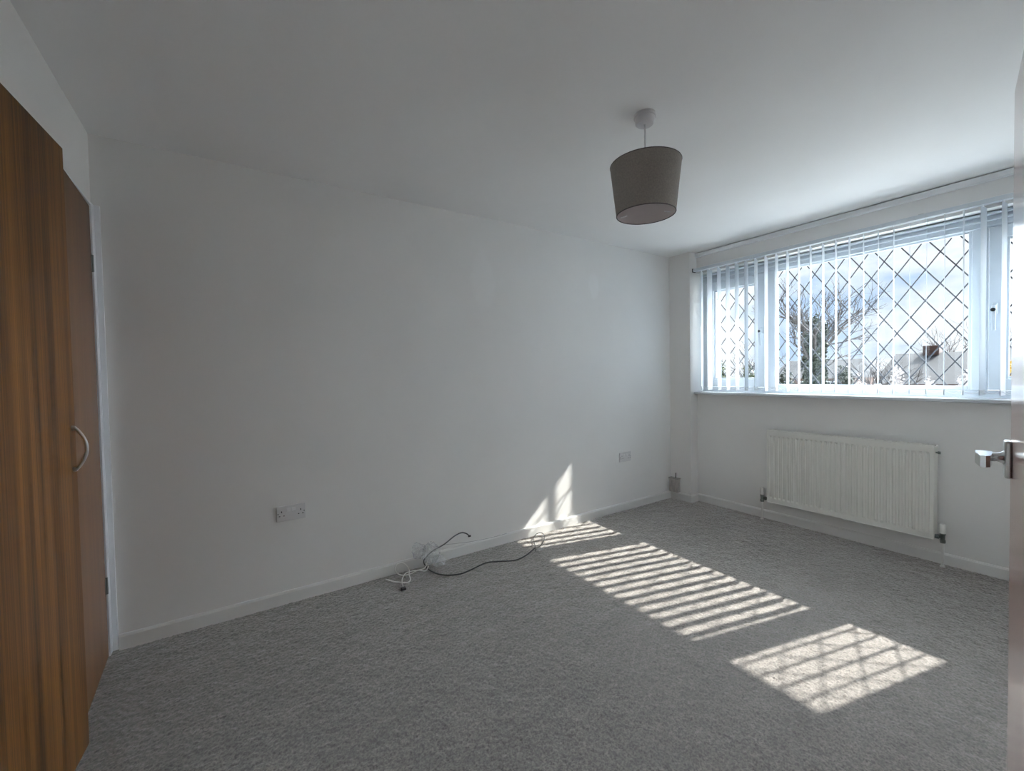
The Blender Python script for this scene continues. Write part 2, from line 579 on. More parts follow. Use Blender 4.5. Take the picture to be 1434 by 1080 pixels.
# ------------------------------------------------------------------ walls and ceiling
struct('wall_back', B().box(XL - 0.12, 0.36, 0, 0.12, -0.05, HC), WALL)
struct('ceiling', B().box(XL - 0.7, 0.36, -3.97, 0.12, HC, HC + 0.12), CEIL)
wl = B()
wl.box(XL - 0.12, XL, -3.97, -1.29, -0.05, HC)
struct('wall_left', wl, WALL)
struct('wall_bulkhead', B().box(XL - 0.12, XL, -1.29, 0.0, 2.10, HC), WALL)
ww = B()
ww.box(XW, 0.34, OPEN_R, PIER, -0.05, 1.04)
ww.box(XW, 0.34, OPEN_R, PIER, HEAD_Z, HC)
ww.box(0.0, 0.34, PIER, 0.0, -0.05, HC)
ww.box(XW, 0.34, YR - 0.12, OPEN_R, -0.05, HC)
struct('wall_window', ww, WALL)
struct('wall_right', B().box(-2.72, XW, YR - 0.12, YR, -0.05, HC), WALL)
struct('wall_entrance', B().box(-2.72, -2.60, -3.85, YR - 0.12, -0.05, HC), HALL)
struct('wall_rear', B().box(XL, -2.60, -3.97, -3.85, -0.05, HC), HALL)
struct('trim_1', B().box(XW - 0.030, XW, -2.719, PIER - 0.001, 2.354, HC - 0.006, 0.008), FRAMEW)
# roof eave outside that cuts the sun off the top of the window
struct('eave', B().box(0.34, 0.53, -5.5, 2.5, 2.165, 2.30), material('eave_board', (0.7, 0.7, 0.68), 0.6))
struct('roof_edge', B().box(-0.3, 0.60, -5.5, 2.5, 2.53, 2.66), material('roof_tile_dark', (0.12, 0.09, 0.08), 0.8))

def skirt_prof(face, sgn):
    """section of a bevel-topped skirting: (offset, z)"""
    t = 0.015
    return [(face, -0.004), (face + sgn * t, -0.004), (face + sgn * t, 0.058), (face + sgn * 0.009, 0.068), (face, 0.068)]
struct('baseboard_back', B().prism(skirt_prof(0.0, -1), XL + 0.034, 0.0, 0), SKIRT)
bw = B()
bw.prism(skirt_prof(0.0, -1), PIER, 0.0, 1)
bw.prism([(y, z) for y, z in skirt_prof(PIER, -1)], -0.015, XW, 0)
bw.prism(skirt_prof(XW, -1), YR, PIER - 0.015, 1)
struct('baseboard_window', bw, SKIRT)
struct('baseboard_right', B().prism(skirt_prof(YR, 1), -2.66, XW - 0.015, 0), SKIRT)
tb = B()
tb.box(-2.735, -2.66, YR, YR + 0.018, -0.004, 2.06, 0.003)
struct('trim_2', tb, FRAMEW)

# ------------------------------------------------------------------ window
win = empty('window_1', (0.235, -1.446, SILL_Z), kind='structure')
FX0, FX1 = 0.205, 0.272
ML0, ML1 = -0.825, -0.896
MR0, MR1 = -2.050, -2.120
fr = B()
fr.box(FX0, FX1, PIER - 0.040, PIER, SILL_Z, HEAD_Z, 0.003)
fr.box(FX0, FX1, OPEN_R, OPEN_R + 0.040, SILL_Z, HEAD_Z, 0.003)
fr.box(FX0, FX1, OPEN_R + 0.04, PIER - 0.04, SILL_Z, 1.112, 0.003)
fr.box(FX0, FX1, OPEN_R + 0.04, PIER - 0.04, 2.105, HEAD_Z, 0.003)
obj('frame', fr, UPVC, win)
for k, (za, zb, xa) in enumerate(((2.176, 2.188, 0.172), (2.142, 2.152, 0.186), (2.108, 2.116, 0.196))):
    obj('head_ledge', B().box(xa, FX0, OPEN_R + 0.002, PIER - 0.002, za, zb, 0.003), UPVC, win)
for a, b_ in ((ML0, ML1), (MR0, MR1)):
    obj('mullion', B().box(FX0 - 0.004, FX1, b_, a, 1.112, 2.105, 0.004), UPVC, win)

def lattice(parent, ya, yb, za, zb, node, per):
    """diagonal lead strips of the diamond pattern, one mesh each"""
    s = per[1] / per[0]
    w, th, xg = 0.0072, 0.0022, 0.2345
    for sg in (1, -1):
        for n in range(-25, 26):
            c = node[1] - sg * s * node[0] + n * per[1]
            pts = []
            for y in (ya, yb):
                z = sg * s * y + c
                if za <= z <= zb: pts.append((y, z))
            for z in (za, zb):
                y = (z - c) / (sg * s)
                if ya < y < yb: pts.append((y, z))
            if len(pts) < 2: continue
            p, q = Vector(pts[0]), Vector(pts[1])
            if (p - q).length < 0.03: continue
            d = (q - p).normalized(); nrm = Vector((-d.y, d.x)) * w / 2
            c4 = [p + nrm, p - nrm, q - nrm, q + nrm]
            xo = xg - (0.0008 if sg > 0 else 0.0)
            b = B().prism([(v.x, v.y) for v in c4], xo - th, xo, 0)
            obj('lead_strip', b, LEAD, parent)

def sash(ya, yb, gy0, gy1, gz0, gz1, handle_y, node, per):
    s = empty('sash', (0.23, (ya + yb) / 2, 1.112), parent=win)
    f = B()
    z0, z1 = 1.116, 2.101
    x0, x1 = 0.192, 0.262
    f.box(x0, x1, yb, gy1, z0, z1, 0.004)
    f.box(x0, x1, gy0, ya, z0, z1, 0.004)
    f.box(x0, x1, gy1, gy0, z0, gz0, 0.004)
    f.box(x0, x1, gy1, gy0, gz1, z1, 0.004)
    obj('sash_frame', f, UPVC, s)
    bd = B()
    t = 0.014
    for args in ((gy1, gy1 + t, gz0, gz1), (gy0 - t, gy0, gz0, gz1), (gy1 + t, gy0 - t, gz0, gz0 + t), (gy1 + t, gy0 - t, gz1 - t, gz1)):
        bd.box(0.212, 0.232, *args, bevel=0.003)
    obj('glazing_bead', bd, UPVC, s)
    obj('glass_pane', B().box(0.236, 0.240, gy1, gy0, gz0, gz1), GLASS, s)
    lattice(s, gy1, gy0, gz0, gz1, node, per)
    h = B()
    h.box(0.180, x0, handle_y - 0.012, handle_y + 0.012, 1.575, 1.64, 0.004)
    h.box(0.160, 0.182, handle_y - 0.010, handle_y + 0.010, 1.60, 1.63, 0.004)
    h.box(0.155, 0.172, handle_y - 0.009, handle_y + 0.009, 1.475, 1.625, 0.005)
    obj('window_handle', h, UPVC, s)
    obj('lock_button', B().lathe([(0.011, 0), (0.011, 0.006), (0.007, 0.008)], (0.151, handle_y + 0.002, 1.60), 'x', 16), BLACK, s)
    return s
sash(-0.270, -0.822, -0.346, -0.744, 1.183, 2.025, -0.790, (-0.62, 2.01), (0.152, 0.206))
sash(-2.124, -2.622, -2.192, -2.566, 1.183, 2.030, -2.150, (-2.27, 1.91), (0.150, 0.206))
cb = B()
t = 0.016
gy1, gy0, gz0, gz1 = MR0, ML1, 1.112, 2.105
for args in ((gy1, gy1 + t, gz0, gz1), (gy0 - t, gy0, gz0, gz1), (gy1 + t, gy0 - t, gz0, gz0 + 0.028), (gy1 + t, gy0 - t, gz1 - 0.012, gz1)):
    cb.box(0.212, 0.232, *args, bevel=0.003)
obj('glazing_bead', cb, UPVC, win)
gp = obj('glass_pane', B().box(0.236, 0.240, gy1, gy0, gz0, gz1), GLASS, win)
lattice(gp, gy1 + t, gy0 - t, gz0 + 0.028, gz1 - 0.012, (-0.965, 1.915), (0.1443, 0.2065))
sl = B()
sl.box(0.040, FX0, OPEN_R - 0.02 + 0.001, PIER - 0.008, 1.041, SILL_Z, 0.006, 3)
obj('window_sill', sl, material('sill_paint', (0.58, 0.60, 0.62), 0.45), win)
obj('outer_sill', B().prism([(FX1, 1.03), (0.42, 1.00), (0.42, 1.02), (FX1, 1.06)], OPEN_R, PIER, 1), UPVC, win)

# ------------------------------------------------------------------ vertical blind in front of the window
blind = empty('vertical_blind', (0.06, -1.446, 1.085), 'white vertical slat blind hanging in front of the leaded window', 'blind')
obj('headrail', B().box(0.038, 0.082, -2.655, PIER - 0.012, 2.212, 2.240, 0.003), UPVC, blind)
obj('end_cap', B().box(0.036, 0.084, PIER - 0.012, PIER - 0.003, 2.208, 2.243, 0.002), BLACK, blind)
obj('rail_bracket', B().box(0.050, XW, -1.10, -1.075, 2.236, 2.247, 0.002), SATIN, blind)
obj('rail_bracket', B().box(0.050, XW, -1.86, -1.835, 2.236, 2.247, 0.002), SATIN, blind)
def slat_mesh():
    b = B(); n = 8; w = 0.089; sag = 0.0018; th = 0.0006
    z0, z1 = 0.0, 1.115
    front, back = [], []
    for i in range(n + 1):
        u = -w / 2 + w * i / n
        v = sag * (1 - (2 * u / w) ** 2)
        front.append((u, v + th)); back.append((u, v))
    b.prism(front + back[::-1], z0, z1, 2)
    return b
def weight_mesh():
    return B().box(-0.042, 0.042, -0.0014, 0.0030, 0.001, 0.034, 0.0008, 1)
def hook_mesh():
    b = B(); b.box(-0.012, 0.012, 0.002, 0.005, 1.100, 1.120); b.box(-0.003, 0.003, 0.001, 0.005, 1.115, 1.132); return b
NS, S0, SP = 29, -0.322, -0.0818
first = None
slat_pos = []
for i in range(NS):
    y = S0 + SP * i
    f = i / (NS - 1)
    if y < -2.10:
        hd = -6.0 + random.uniform(-1.5, 1.5)
    else:
        hd = 10.0 + 4.0 * f + random.uniform(-1.5, 1.5)
    if i == 0: hd, y = 20, -0.316
    if i == 1: hd, y = 3, -0.394
    a = math.radians(hd)
    slat_pos.append((y, a))
    if first is None:
        o = obj('slat', slat_mesh(), SLAT, None, True, origin=(0, 0, 0))
        wgt = obj('bottom_weight', weight_mesh(), WEIGHT, None, origin=(0, 0, 0))
        hk = obj('hook', hook_mesh(), CHAIN, None, origin=(0, 0, 0))
        first = (o, wgt, hk)
        trio = first
    else:
        trio = tuple(x.copy() for x in first)
        for x in trio: COL.objects.link(x)
    o, wgt, hk = trio
    o.parent = blind
    o.location = Vector((0.060, y, 1.087 + random.uniform(-0.0015, 0.0015))) - ORG[blind.name]
    o.rotation_euler = (0, 0, a)
    for x in (wgt, hk):
        x.parent = o; x.location = (0, 0, 0); x.rotation_euler = (0, 0, 0)
for i in range(NS - 1):
    for e in (-1, 1):
        (ya, aa), (yb, ab) = slat_pos[i], slat_pos[i + 1]
        p = Vector((0.060 + e * 0.040 * math.cos(aa), ya + e * 0.040 * math.sin(aa), 1.118))
        q = Vector((0.060 + e * 0.040 * math.cos(ab), yb + e * 0.040 * math.sin(ab), 1.118))
        pts = [p.lerp(q, t / 8) - Vector((0, 0, 0.020 * 4 * (t / 8) * (1 - t / 8))) for t in range(9)]
        obj('bottom_chain', B().tube(pts, 0.0011, 5), CHAIN, blind)

# ------------------------------------------------------------------ radiator under the window
RY0, RY1, RZ0, RZ1, RXF, RXB = -1.923, -0.920, 0.168, 0.765, 0.013, 0.094
rad = empty('radiator', (0.05, -1.42, RZ0), 'cream white ribbed panel radiator on the wall under the window', 'radiator')
def rad_panel():
    n = 30
    ys, dep = [RY0, RY0 + 0.012], [0.0, 0.0]
    pitch = (RY1 - RY0 - 0.024) / n
    for i in range(n):
        c = RY0 + 0.012 + pitch * (i + 0.5)
        ys += [c - 0.011, c - 0.006, c + 0.006, c + 0.011]
        dep += [0.0, 1.0, 1.0, 0.0]
    ys += [RY1 - 0.012, RY1]; dep += [0, 0]
    zs = [(RZ0, 0), (RZ0 + 0.034, 0), (RZ0 + 0.048, 1), (RZ1 - 0.056, 1), (RZ1 - 0.042, 0), (RZ1, 0)]
    V, F = [], []
    for z, k in zs:
        for y, d in zip(ys, dep):
            V.append((RXF + 0.0075 * d * k, y, z))
    m = len(ys)
    for j in range(len(zs) - 1):
        for i in range(m - 1):
            F.append((j * m + i, j * m + i + 1, (j + 1) * m + i + 1, (j + 1) * m + i))
    b = B(); b.poly(V, F)
    b.box(RXF + 0.008, RXF + 0.016, RY0, RY1, RZ0, RZ1)
    for z0, z1 in ((RZ0 - 0.002, RZ0 + 0.004), (RZ1 - 0.004, RZ1 + 0.002)):
        b.box(RXF - 0.001, RXF + 0.016, RY0, RY1, z0, z1, 0.0015)
    b.box(RXF - 0.001, RXF + 0.016, RY0 - 0.002, RY0 + 0.004, RZ0, RZ1, 0.0015)
    b.box(RXF - 0.001, RXF + 0.016, RY1 - 0.004, RY1 + 0.002, RZ0, RZ1, 0.0015)
    return b
obj('front_panel', rad_panel(), RADW, rad)
obj('rear_panel', B().box(RXB - 0.012, RXB, RY0, RY1, RZ0, RZ1, 0.003), RADW, rad)
for y in (RY0 - 0.003, RY1 - 0.001):
    obj('side_panel', B().box(RXF + 0.006, RXB + 0.002, y, y + 0.004, RZ0 + 0.012, RZ1 - 0.008, 0.001), RADW, rad)
tg = B()
for i in range(40):
    y = RY0 + 0.02 + i * (RY1 - RY0 - 0.05) / 39
    tg.box(RXF + 0.018, RXB - 0.014, y, y + 0.010, RZ1 - 0.004, RZ1 - 0.001)
tg.box(RXF + 0.016, RXF + 0.021, RY0, RY1, RZ1 - 0.004, RZ1 + 0.001)
tg.box(RXB - 0.017, RXB - 0.012, RY0, RY1, RZ1 - 0.004, RZ1 + 0.001)
obj('top_grille', tg, RADW, rad)
for y in (RY0 + 0.12, RY1 - 0.12):
    obj('wall_bracket', B().box(RXB, XW, y - 0.02, y + 0.02, RZ0 + 0.05, RZ1 - 0.05, 0.002), RADW, rad)
obj('air_vent', B().lathe([(0.009, 0), (0.009, 0.012), (0.005, 0.012), (0.005, 0.022)][::-1], (0.040, RY0 - 0.026, RZ1 - 0.045), 'y', 12), DULLMET, rad)
def valve(y, side):
    v = empty('valve', (0.043, y, 0.0), parent=rad)
    zc = 0.185
    obj('valve_body', B().lathe([(0.011, 0.150), (0.014, 0.152), (0.014, 0.170), (0.011, 0.172), (0.012, 0.200), (0.015, 0.205), (0.015, 0.212)], (0.043, y, 0), 'z', 16), DULLMET, v, True)
    ya, yb = sorted((y, (RY1 if side > 0 else RY0)))
    obj('valve_tail', B().lathe([(0.008, ya), (0.008, yb)], (0.043, 0, zc), 'y', 12), DULLMET, v, True)
    obj('tail_nut', B().lathe([(0.014, -0.010), (0.014, 0.010)], (0.043, y - side * 0.026, zc), 'y', 6), DULLMET, v)
    obj('valve_cap', B().lathe([(0.016, 0.212), (0.0175, 0.216), (0.0165, 0.262), (0.013, 0.269), (0.004, 0.271)], (0.043, y, 0), 'z', 16), PIPEW, v, True)
    obj('pipe', B().tube([(0.043, y, 0.152), (0.043, y, 0.08), (0.043, y, -0.004)], 0.0075, 12), PIPEW, v, True)
    obj('pipe_collar', B().lathe([(0.013, -0.004), (0.013, 0.006), (0.009, 0.009)], (0.043, y, 0), 'z', 16), PIPEW, v, True)
valve(RY1 + 0.055, 1)
valve(RY0 - 0.038, -1)

# ------------------------------------------------------------------ double sockets on the long wall
def socket(cx, cz, label):
    s = empty('wall_socket', (cx, 0.0, cz - 0.043), label, 'socket', 'double wall sockets on the long wall')
    obj('faceplate', B().box(cx - 0.0735, cx + 0.0735, -0.0105, 0.0, cz - 0.043, cz + 0.043, 0.003, 3), SOCKW, s)
    for sx in (-1, 1):
        xr = cx + sx * 0.0125
        r = obj('rocker_switch', B().prism([(-0.0105, cz + 0.006), (-0.0150, cz + 0.010), (-0.0125, cz + 0.028), (-0.0105, cz + 0.030)], xr - 0.0095, xr + 0.0095, 0), SOCKB, s)
        xo = cx + sx * 0.048
        for nm, (dx, dz, w, h) in (('earth_slot', (0.0, 0.011, 0.0045, 0.0095)), ('pin_slot', (-0.011, -0.012, 0.0075, 0.0045)), ('pin_slot', (0.011, -0.012, 0.0075, 0.0045))):
            obj(nm, B().box(xo + dx - w / 2, xo + dx + w / 2, -0.0109, -0.0100, cz + dz - h / 2, cz + dz + h / 2), BLACK, s)
        obj('screw', B().lathe([(0.0035, -0.0112), (0.0035, -0.0100)], (cx + sx * 0.0660, 0, cz + 0.001), 'y', 10), DULLMET, s)
    return s
socket(-3.415, 0.508, 'white double wall socket between the wardrobe and the tangled cables')
socket(-0.670, 0.488, 'white double wall socket near the corner beside the window')

# ------------------------------------------------------------------ pendant lamp
LX, LY = -2.117, -1.438
lamp = empty('pendant_lamp', (LX, LY, 1.965), 'grey tapered fabric drum pendant lamp hanging from the ceiling', 'lamp')
obj('ceiling_rose', B().lathe([(0.047, 2.400), (0.047, 2.387), (0.0425, 2.385), (0.0405, 2.363), (0.035, 2.357), (0.006, 2.356)], (LX, LY, 0), 'z', 40), ROSE, lamp, True)
obj('flex', B().tube([(LX, LY, 2.362), (LX, LY, 2.25), (LX, LY, 2.10)], 0.0033, 10), ROSE, lamp, True)
RT, RB, ZT, ZB = 0.152, 0.127, 2.182, 1.965
shade = obj('shade', B().lathe([(RB, ZB), ((RB + RT) / 2, (ZB + ZT) / 2), (RT, ZT), (RT - 0.002, ZT), ((RB + RT) / 2 - 0.002, (ZB + ZT) / 2), (RB - 0.002, ZB)], (LX, LY, 0), 'z', 64, caps=False), SHADE, lamp, True)
obj('lining', B().lathe([(RB - 0.0022, ZB + 0.001), (RT - 0.0022, ZT - 0.001), (RT - 0.003, ZT - 0.001), (RB - 0.003, ZB + 0.001)], (LX, LY, 0), 'z', 64, caps=False), LINING, shade, True)
for r, z in ((RB, ZB), (RT, ZT)):
    obj('rim', B().tube([(LX + (r - 0.001) * math.cos(a * PI / 24), LY + (r - 0.001) * math.sin(a * PI / 24), z) for a in range(49)], 0.0022, 6), RIM, shade, True)
sp = B()
for k in range(3):
    a = 2 * PI * k / 3 + 0.5
    sp.tube([(LX + 0.022 * math.cos(a), LY + 0.022 * math.sin(a), 2.10), (LX + 0.075 * math.cos(a), LY + 0.075 * math.sin(a), 2.115), (LX + (RT - 0.006) * math.cos(a), LY + (RT - 0.006) * math.sin(a), ZT - 0.004)], 0.002, 6)
for a in (math.radians(100), math.radians(340), math.radians(220)):
    rr = RB + 0.001
    sp.tube([(LX + (rr - 0.034) * math.cos(a), LY + (rr - 0.034) * math.sin(a), 1.985), (LX + rr * math.cos(a), LY + rr * math.sin(a), 1.985)], 0.0022, 6)
obj('shade_carrier', sp, CHAIN, lamp)
obj('lamp_holder', B().lathe([(0.008, 2.125), (0.018, 2.115), (0.021, 2.095), (0.021, 2.060), (0.018, 2.055)], (LX, LY, 0), 'z', 24), ROSE, lamp, True)

# ------------------------------------------------------------------ built-in wardrobe on the left wall
ward = empty('built_in_wardrobe', (XL, -0.66, 0.0), 'built-in wardrobe with two teak veneer doors and white frame', 'wardrobe')
WT = 2.055
fj = B()
fj.box(XL - 0.03, XL + 0.012, -0.052, -0.012, 0.0, WT + 0.020, 0.002)
obj('jamb', fj, FRAMEW, ward)
obj('jamb', B().box(XL - 0.03, XL + 0.012, -1.289, -1.262, 0.0, WT + 0.045, 0.002), FRAMEW, ward)
obj('cover_strip', B().box(XL, XL + 0.032, -0.012, -0.0005, 0.0, WT + 0.020, 0.002), FRAMEW, ward)
obj('head', B().box(XL - 0.03, XL + 0.012, -1.262, -0.052, WT + 0.006, WT + 0.018, 0.002), FRAMEW, ward)
obj('head_panel', B().box(XL - 0.03, XL, -1.289, -0.0005, WT + 0.0205, WT + 0.045), WALL, ward)
ca = B()
ca.box(XL - 0.60, XL - 0.58, -1.285, -0.012, 0.0, 2.098)
ca.box(XL - 0.58, XL - 0.03, -1.285, -1.265, 0.0, 2.098)
ca.box(XL - 0.58, XL - 0.03, -0.032, -0.012, 0.0, 2.098)
ca.box(XL - 0.58, XL - 0.03, -1.265, -0.032, 2.080, 2.098)
ca.box(XL - 0.58, XL - 0.03, -1.265, -0.032, -0.01, 0.004)
obj('carcass', ca, CARCASS, ward)
# each leaf in its own frame: x = out of the wall, y from the hinge edge
def leaf(hinge, ang, width, sgn, mat, handle):
    d = empty('door', hinge, parent=ward, local=True)
    d.rotation_euler = (0, 0, ang)
    ORG[d.name] = Vector((0, 0, 0))
    obj('door_panel', B().box(-0.018, 0.0, 0 if sgn > 0 else -width, width if sgn > 0 else 0, 0.006, WT, 0.0012, 1), mat, d, origin=(0, 0, 0.006))
    for z in (0.33, 1.80):
        hg = B().lathe([(0.0045, z - 0.038), (0.0045, z + 0.038)], (0.003, -sgn * 0.004, 0), 'z', 10)
        hg.box(-0.001, 0.001, -0.014, 0.014, z - 0.036, z + 0.036)
        obj('hinge', hg, DULLMET, d)
    if handle:
        yh = sgn * (width - 0.028)
        z0, z1 = 0.968, 1.116
        pts = []
        for k in range(15):
            t = k / 14
            pts.append((0.004 + 0.032 * math.sin(PI * t) ** 0.8, yh, z0 + (z1 - z0) * t))
        hb = B().tube(pts, 0.0048, 10)
        hb.lathe([(0.008, -0.0005), (0.008, 0.004), (0.006, 0.010)], (0, yh, z0 + 0.004), 'x', 12)
        hb.lathe([(0.008, -0.0005), (0.008, 0.004), (0.006, 0.010)], (0, yh, z1 - 0.004), 'x', 12)
        obj('handle', hb, SATIN, d, True)
    return d
leaf((XL + 0.006, -0.058, 0.0), math.radians(2.0), 0.590, -1, TEAK2, False)
leaf((XL + 0.012, -1.258, 0.0), math.radians(-4.8), 0.600, 1, TEAK, True)

# ------------------------------------------------------------------ room door standing open at the right
door = empty('door_1', (-2.682, -2.640, 0.0), kind='structure', rotz=0.0, local=True)
far = Vector((-1.930, -2.4835))
hin = Vector((-2.680, -2.622))
door.location = (hin.x, hin.y, 0)
door.rotation_euler = (0, 0, math.atan2(far.y - hin.y, far.x - hin.x))
DW = (far - hin).length
obj('door_leaf', B().box(0, DW, -0.040, 0.0, 0.008, 1.985, 0.0015, 1), DOORWOOD, door, origin=(0, 0, 0.008))
ZH = 1.018
hp = B().box(DW - 0.052, DW - 0.004, 0.0, 0.013, ZH - 0.052, ZH + 0.047, 0.004)
hp2 = obj('handle', hp, SATIN, door)
obj('handle_neck', B().lathe([(0.020, 0.012), (0.015, 0.018), (0.012, 0.026), (0.013, 0.054)], (DW - 0.028, 0, ZH), 'y', 20), CHROME, hp2, True)
lv = B()
lv.prism([(DW - 0.012, 0.064), (DW - 0.014, 0.034), (DW - 0.045, 0.034), (DW - 0.105, 0.040), (DW - 0.116, 0.048), (DW - 0.114, 0.058), (DW - 0.045, 0.066)], ZH - 0.017, ZH + 0.013, 2)
obj('lever', lv, CHROME, hp2)
obj('latch_plate', B().box(DW - 0.0005, DW + 0.0015, -0.032, -0.008, ZH - 0.075, ZH + 0.075), SATIN, door)
for z in (0.22, 1.75):
    obj('hinge', B().lathe([(0.006, z - 0.05), (0.006, z + 0.05)], (-0.004, 0.004, 0), 'z', 10), SATIN, door)

# ------------------------------------------------------------------ cables, clear bag and corner box by the skirting
def floor_pt(u, v, z):
    return None
def bag_lobe(b, c, rad, seed):
    t = bmesh.new()
    bmesh.ops.create_icosphere(t, subdivisions=3, radius=1.0)
    for v in t.verts:
        n = v.co.normalized()
        q = n * 2.2 + Vector((seed, seed * 2.0, 1.3))
        r = 0.86 + 0.26 * mnoise.noise(q) - 0.30 * abs(mnoise.noise(q * 2.1)) + 0.16 * mnoise.noise(q * 4.5)
        v.co = Vector((c[0] + n.x * r * rad[0], min(c[1] + n.y * r * rad[1], -0.018), max(c[2] + n.z * r * rad[2], 0.003)))
    b._merge(t)
bag = B()
bag_lobe(bag, (-2.690, -0.060, 0.130), (0.058, 0.045, 0.062), 3.1)
bag_lobe(bag, (-2.612, -0.078, 0.100), (0.068, 0.058, 0.092), 7.7)
bag_lobe(bag, (-2.560, -0.085, 0.040), (0.055, 0.060, 0.045), 5.2)
bagobj = tag(obj('plastic_bag', bag, BAG), 'crumpled clear plastic bag around cables against the skirting', 'bag')

bc = [(-2.650, -0.085, 0.085), (-2.610, -0.095, 0.118), (-2.520, -0.085, 0.140), (-2.430, -0.055, 0.165), (-2.365, -0.035, 0.168), (-2.318, -0.022, 0.145), (-2.296, -0.012, 0.122)]
blk = empty('black_cable', (-2.30, -0.16, 0.0), 'black aerial cable curving out of the bag over the carpet', 'cable')
path = bc[::-1] + [(-2.662, -0.072, 0.055), (-2.650, -0.075, 0.022), (-2.640, -0.115, 0.008), (-2.615, -0.190, 0.006), (-2.569, -0.247, 0.006), (-2.497, -0.275, 0.006),
        (-2.414, -0.262, 0.006), (-2.286, -0.232, 0.006), (-2.199, -0.267, 0.006), (-2.104, -0.312, 0.006), (-1.999, -0.290, 0.006), (-1.880, -0.232, 0.008)]
obj('sheath', B().tube(spline(path, 8), 0.0042, 8), BLACK, blk, True)
obj('plug', B().lathe([(0.0065, -2.302), (0.0065, -2.286), (0.003, -2.284)], (0, -0.0115 - 0.002, 0.121), 'x', 12), BLACK, blk, True)
lp = [(-1.880, -0.232, 0.008), (-1.822, -0.224, 0.008), (-1.735, -0.154, 0.010), (-1.672, -0.065, 0.012), (-1.682, -0.030, 0.014), (-1.728, -0.040, 0.014), (-1.792, -0.095, 0.012), (-1.848, -0.189, 0.010), (-1.904, -0.273, 0.006)]
obj('stripped_core', B().tube(spline(lp, 8), 0.0030, 6), BLACK, blk, True)

wht = empty('white_cable', (-2.76, -0.10, 0.0), 'white cable looped against the skirting beside the bag', 'cable')
wp = [(-2.645, -0.095, 0.060), (-2.665, -0.092, 0.020), (-2.710, -0.070, 0.006), (-2.747, -0.084, 0.006), (-2.794, -0.085, 0.006), (-2.824, -0.060, 0.010), (-2.838, -0.038, 0.025),
      (-2.839, -0.032, 0.045), (-2.823, -0.030, 0.064), (-2.795, -0.030, 0.066), (-2.767, -0.032, 0.044), (-2.752, -0.048, 0.012), (-2.772, -0.101, 0.010), (-2.785, -0.162, 0.006),
      (-2.812, -0.187, 0.006), (-2.841, -0.166, 0.006), (-2.874, -0.132, 0.006), (-2.901, -0.085, 0.006)]
obj('sheath', B().tube(spline(wp, 8), 0.0036, 8), WHITEC, wht, True)
obj('bare_end', B().tube([(-2.901, -0.085, 0.006), (-2.912, -0.066, 0.006)], 0.0036, 6, 0.0012), WHITEC, wht)
tel = empty('telephone_lead', (-2.77, -0.12, 0.0), 'thin white lead with a black plug end on the carpet', 'cable')
tp = [(-2.640, -0.100, 0.030), (-2.665, -0.108, 0.008), (-2.705, -0.085, 0.014), (-2.751, -0.072, 0.014), (-2.787, -0.079, 0.014), (-2.822, -0.124, 0.012), (-2.845, -0.180, 0.014), (-2.856, -0.232, 0.007)]
obj('sheath', B().tube(spline(tp, 8), 0.0030, 8), WHITEC, tel, True)
obj('plug', B().box(-2.870, -2.846, -0.258, -0.232, 0.000, 0.012, 0.002), BLACK, tel)
thin = B().tube(spline([(-2.600, -0.050, 0.118), (-2.500, -0.030, 0.112), (-2.400, -0.019, 0.095), (-2.250, -0.018, 0.078), (-2.100, -0.0165, 0.071), (-1.980, -0.014, 0.071)], 8), 0.0016, 6)
tag(obj('thin_wire', thin, GREYC, None, True), 'thin grey wire running from the bag along the skirting top', 'wire')

cbx = empty('junction_box', (-0.022, -0.060, 0.070), 'small taped junction box above the skirting in the corner', 'junction box')
obj('box_body', B().box(-0.044, -0.0005, -0.108, -0.012, 0.0695, 0.205, 0.004), PAPERBOX, cbx)
obj('box_lid', B().box(-0.048, -0.0005, -0.112, -0.008, 0.200, 0.210, 0.002), GREYC, cbx)
obj('wire_stub', B().tube([(-0.025, -0.075, 0.208), (-0.024, -0.076, 0.235), (-0.026, -0.078, 0.262)], 0.004, 8), BLACK, cbx)

# ------------------------------------------------------------------ outside: garden, trees and houses
GZ = -2.6
PALE_GROUND = material('garden_ground', (0.56, 0.55, 0.52), 0.9, 0.2, var=0.25, vscale=(0.6, 0.6, 0.6))  # unseen ground, made pale to bounce light up onto the ceiling
BARK = material('bare_bark', (0.050, 0.047, 0.048), 0.85, 0.2, var=0.25, vscale=(8, 8, 3))
IVY = material('ivy_leaves', (0.026, 0.036, 0.026), 0.6, 0.3, var=0.4, vscale=(6, 6, 6))
HEDGE = material('evergreen_leaves', (0.045, 0.060, 0.024), 0.6, 0.3, var=0.45, vscale=(3, 3, 3))
YELLOW = material('yellow_blossom', (0.33, 0.22, 0.02), 0.6, 0.3, var=0.3, vscale=(6, 6, 6))
BLOSSOM = material('white_blossom', (0.42, 0.40, 0.40), 0.7, 0.2, var=0.15, vscale=(6, 6, 6))
ROOFT = material('roof_tiles', (0.020, 0.021, 0.025), 0.85, 0.2, var=0.2, vscale=(4, 4, 14))
BRICK = material('brick_wall', (0.075, 0.050, 0.043), 0.9, 0.2, var=0.2, vscale=(9, 9, 30))
RENDERW = material('house_render', (0.26, 0.25, 0.24), 0.9, 0.2, var=0.06, vscale=(2, 2, 2))
PANE = material('dark_window_pane', (0.05, 0.06, 0.07), 0.08, 0.6)
FENCE = material('fence_wood', (0.10, 0.075, 0.065), 0.85, 0.2, var=0.2, vscale=(3, 3, 3))
struct('ground', B().box(0.9, 120, -70, 90, GZ - 0.4, GZ), PALE_GROUND)

